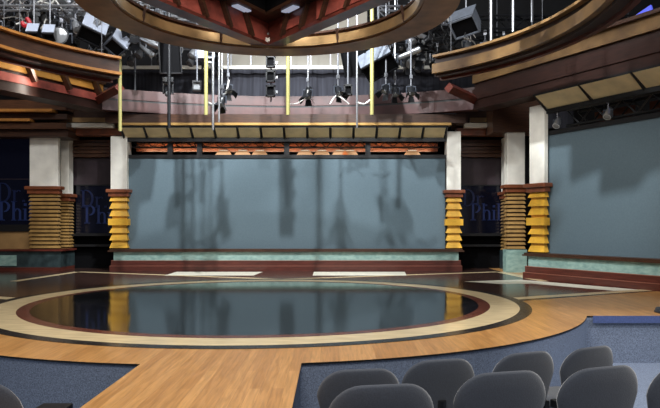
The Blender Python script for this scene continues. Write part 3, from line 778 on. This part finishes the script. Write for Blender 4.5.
for i in range(26):
    a = pt(q.uniform(-5, 110), q.uniform(0, 28), q.uniform(15, 16.5)); v = [a]
    for k in range(5): v.append(v[-1] + Vector((q.uniform(-.1, .3), q.uniform(-.15, .15), q.uniform(-.28, .25))))
    cable(v, q.uniform(.012, .022), q.choice(('cable', 'cable', 'dcable')), 'loose cable looped through the rig above the left canopy', 'loose cables above the left canopy')
for i in range(20):
    a = pt(q.uniform(385, 480), q.uniform(15, 55), q.uniform(15.6, 17)); v = [a]
    for k in range(5): v.append(v[-1] + Vector((q.uniform(-.15, .25), q.uniform(-.15, .15), q.uniform(-.25, .22))))
    cable(v, q.uniform(.01, .018), q.choice(('cable', 'dcable', 'dcable')), 'loose cable looped through the rig right of the ring', 'loose cables right of the ring')
cable([pt(22, 22, 15), pt(25, 26, 15), pt(30, 24, 15), pt(27, 18, 15)], .05, 'red', 'red cable bundle above the left curved canopy')
# blue lit panel glimpsed at upper right
tag(MB().box(-.55, .55, -.02, .02, -.13, .13).build('lit_panel', 'blueglow'), 'small blue lit panel glimpsed between the beams at upper right', 'light')
o = bpy.data.objects['lit_panel']; o.location = pt(630, 26, 13.4); o.rotation_euler = (0, -.3, RZ)

# ------------------------------------------------------------------ audience chairs
def rrect(w0, w1, h, rt, rb, n=8):
    """rounded trapezoid: bottom width w0, top width w1"""
    P = []
    for cx, cz, r, a0 in ((w1 / 2 - rt, h - rt, rt, 0), (-w1 / 2 + rt, h - rt, rt, 90), (-w0 / 2 + rb, rb, rb, 180), (w0 / 2 - rb, rb, rb, 270)):
        for i in range(n + 1):
            a = math.radians(a0 + 90 * i / n); P.append((cx + r * math.cos(a), cz + r * math.sin(a)))
    out = []                                   # resample long straight runs so the bend stays smooth
    for i, p in enumerate(P):
        q = P[(i + 1) % len(P)]; L = math.dist(p, q); k = max(1, int(L / .05))
        for j in range(k): out.append((p[0] + (q[0] - p[0]) * j / k, p[1] + (q[1] - p[1]) * j / k))
    return out
def make_chair():
    t = thing('audience_chair', '-', 'chair')
    ol = rrect(.44, .56, .48, .165, .08)
    MB().pillow(ol, .03, lambda a, b, d: (a, -.22 - .17 * b + .6 * a * a + d, .43 + b - .2 * a * a)).build('backrest', 'chair', t, smooth=True)
    MB().pillow(rrect(.46, .44, .46, .1, .08), .045, lambda a, b, d: (a, -.2 + b, .44 + d - .05 * (b - .3) ** 2)).build('seat', 'chair', t, smooth=True)
    MB().tube([(0, -.1, .4), (0, -.24, .4), (0, -.27, .5), (0, -.285, .62)], .03, 8).build('back_support', 'plastic', t, smooth=True)
    MB().box(-.2, .2, -.15, .2, .375, .4).build('seat_pan', 'plastic', t)
    for sx in (-1, 1):
        for sy in (-1, 1):
            MB().tube([(.19 * sx, .14 * sy + .02, .39), (.23 * sx, .2 * sy + .02, 0)], .014, 8).build('leg', 'plastic', t, smooth=True)
        MB().box(sx * .25 - .025, sx * .25 + .025, -.2, -.12, .44, .5).build('link_bracket', 'plastic', t, bevel=.008)
    return t
ch = make_chair(); first = True
RIS = -.49
struct('seating_riser', MB().box(-13.5, -1.9, -5, 3.85, FL, RIS).box(.0, 13.5, -5, 3.85, FL, RIS), 'carpet')
seats = [(358, 4.2, 1, 'front-row chair nearest the carpeted runway side'),
         (436, 4.5, 1, 'front-row chair second from the runway, directly ahead of two rear chairs'),
         (519, 4.75, 1, 'front-row chair partly hidden behind the one to its right'),
         (582, 4.95, 1, 'front-row chair nearest the angled blue carpeted wall'),
         (379, 3.22, 2, 'second-row chair at the bottom edge, nearest the runway'),
         (497, 3.5, 2, 'second-row chair in the middle of the foreground row'),
         (594, 3.62, 2, 'second-row chair with a high rounded back right of the middle one'),
         (678, 3.72, 2, 'second-row chair cut off by the right edge'),
         (-24, 3.3, 2, 'lone chair cut off at the bottom left corner')]
for px, Y, row, l in seats:
    px -= 5
    o = ch if first else copy_tree(ch); first = False
    X = (px - HX) * Y / F
    a = math.atan2(C0[1] - Y, C0[0] - X) - PI / 2
    o.location = (X, Y + .28, FL if row == 1 else RIS); o.rotation_euler = (0, 0, a * .95)
    tag(o, l, 'chair', 'audience chairs')
# oddments
t = thing('equipment_box', 'black box standing by the stage front at lower left', 'box', (-2.03, 4.75, FL))
MB().box(-.13, .1, -.14, .14, 0, .5).build('case', 'plastic', t, bevel=.01)
MB().box(-.12, .09, -.145, -.14, .05, .45).build('front_grille', 'dblack', t)
t = thing('floor_monitor', 'grey rounded box resting on the wood floor at the right edge', 'monitor', (4.74, 9.0, 0))
MB().pillow(rrect(.46, .42, .075, .035, .01), .13, lambda a, b, d: (a, d, b + .001)).build('case', 'fixg', t, smooth=True)

# ------------------------------------------------------------------ lights
def area(name, loc, target, size, energy, col=(1, 1, 1), sy=None):
    L = bpy.data.lights.new(name, 'AREA'); L.energy = energy; L.color = col; L.size = size
    if sy: L.shape = 'RECTANGLE'; L.size_y = sy
    o = bpy.data.objects.new(name, L); COL.objects.link(o); o.location = loc
    o.rotation_euler = (Vector(target) - Vector(loc)).to_track_quat('-Z', 'Y').to_euler(); return o
def spot(name, loc, target, energy, angle, blend=.4, r=.1, col=(1, 1, 1)):
    L = bpy.data.lights.new(name, 'SPOT'); L.energy = energy; L.color = col; L.spot_size = math.radians(angle); L.spot_blend = blend; L.shadow_soft_size = r
    o = bpy.data.objects.new(name, L); COL.objects.link(o); o.location = loc
    o.rotation_euler = (Vector(target) - Vector(loc)).to_track_quat('-Z', 'Y').to_euler(); return o
area('house_light', (0, 1.0, 7.8), (-.5, 8, 0), 5, 620, (1, .97, .92), 3)
area('stage_work_light', (-1.1, 6.5, 8.3), (-1.1, 8.0, 0), 4, 620, (1, .96, .9), 2)
area('rig_light', (-1, 11.5, 8.6), (-1, 18.5, 5.2), 6, 420, (.92, .96, 1), 1.5)
spot('screen_light', (-1.7, 12.4, 8.6), (-1.2, 17.6, 1.7), 4000, 84, .4, .1, (.92, .97, 1))
spot('screen_fill', (-.6, 10.5, 7.5), (-1.2, 17.6, 1.9), 2200, 70, .5, .1, (.92, .97, 1))
spot('wing_light', (.4, 9.6, 8.3), (5.3, 13.9, 2.0), 3000, 38, .9, .1, (.92, .97, 1))
area('rig_side_fill', (-6.5, 11.5, 8.3), (-6.5, 16, 6.2), 2, 260, (.95, .97, 1))  # unseen lamp added to brighten the left of the rig
area('rig_right_fill', (3.5, 11.5, 8.3), (3, 16, 6.0), 2, 160, (.95, .97, 1))  # likewise added, lifts the rig on the right
area('cove_light', (-6.5, 14.45, 4.72), (-7.6, 13.9, 4.5), .1, 22, (1, .9, .78), 2.4)
spot('aisle_light', (7.6, 5.2, 6.2), (3.1, 7.9, -.5), 1700, 30, .7, .2, (.95, .97, 1))
area('beam_lamp', (-1.2, 17.9, 3.28), (-1.2, 18.2, 3.38), 8, 24, (1, .74, .48), .05)
W = bpy.data.worlds.new('world'); S.world = W; W.use_nodes = True
W.node_tree.nodes['Background'].inputs[0].default_value = (.6, .63, .7, 1); W.node_tree.nodes['Background'].inputs[1].default_value = .38

# ------------------------------------------------------------------ camera
cam = bpy.data.cameras.new('camera'); co = bpy.data.objects.new('camera', cam); COL.objects.link(co)
co.location = (0, 0, EYE); co.rotation_euler = (PI / 2, 0, 0)
cam.sensor_width = 36; cam.lens = 36 * F / 660; cam.shift_y = (HY - 204) / 660; cam.clip_start = .05
S.camera = co
S.view_settings.view_transform = 'Standard'; S.view_settings.look = 'None'
S.view_settings.gamma = 1; S.view_settings.use_curve_mapping = False
S.view_settings.exposure = .0
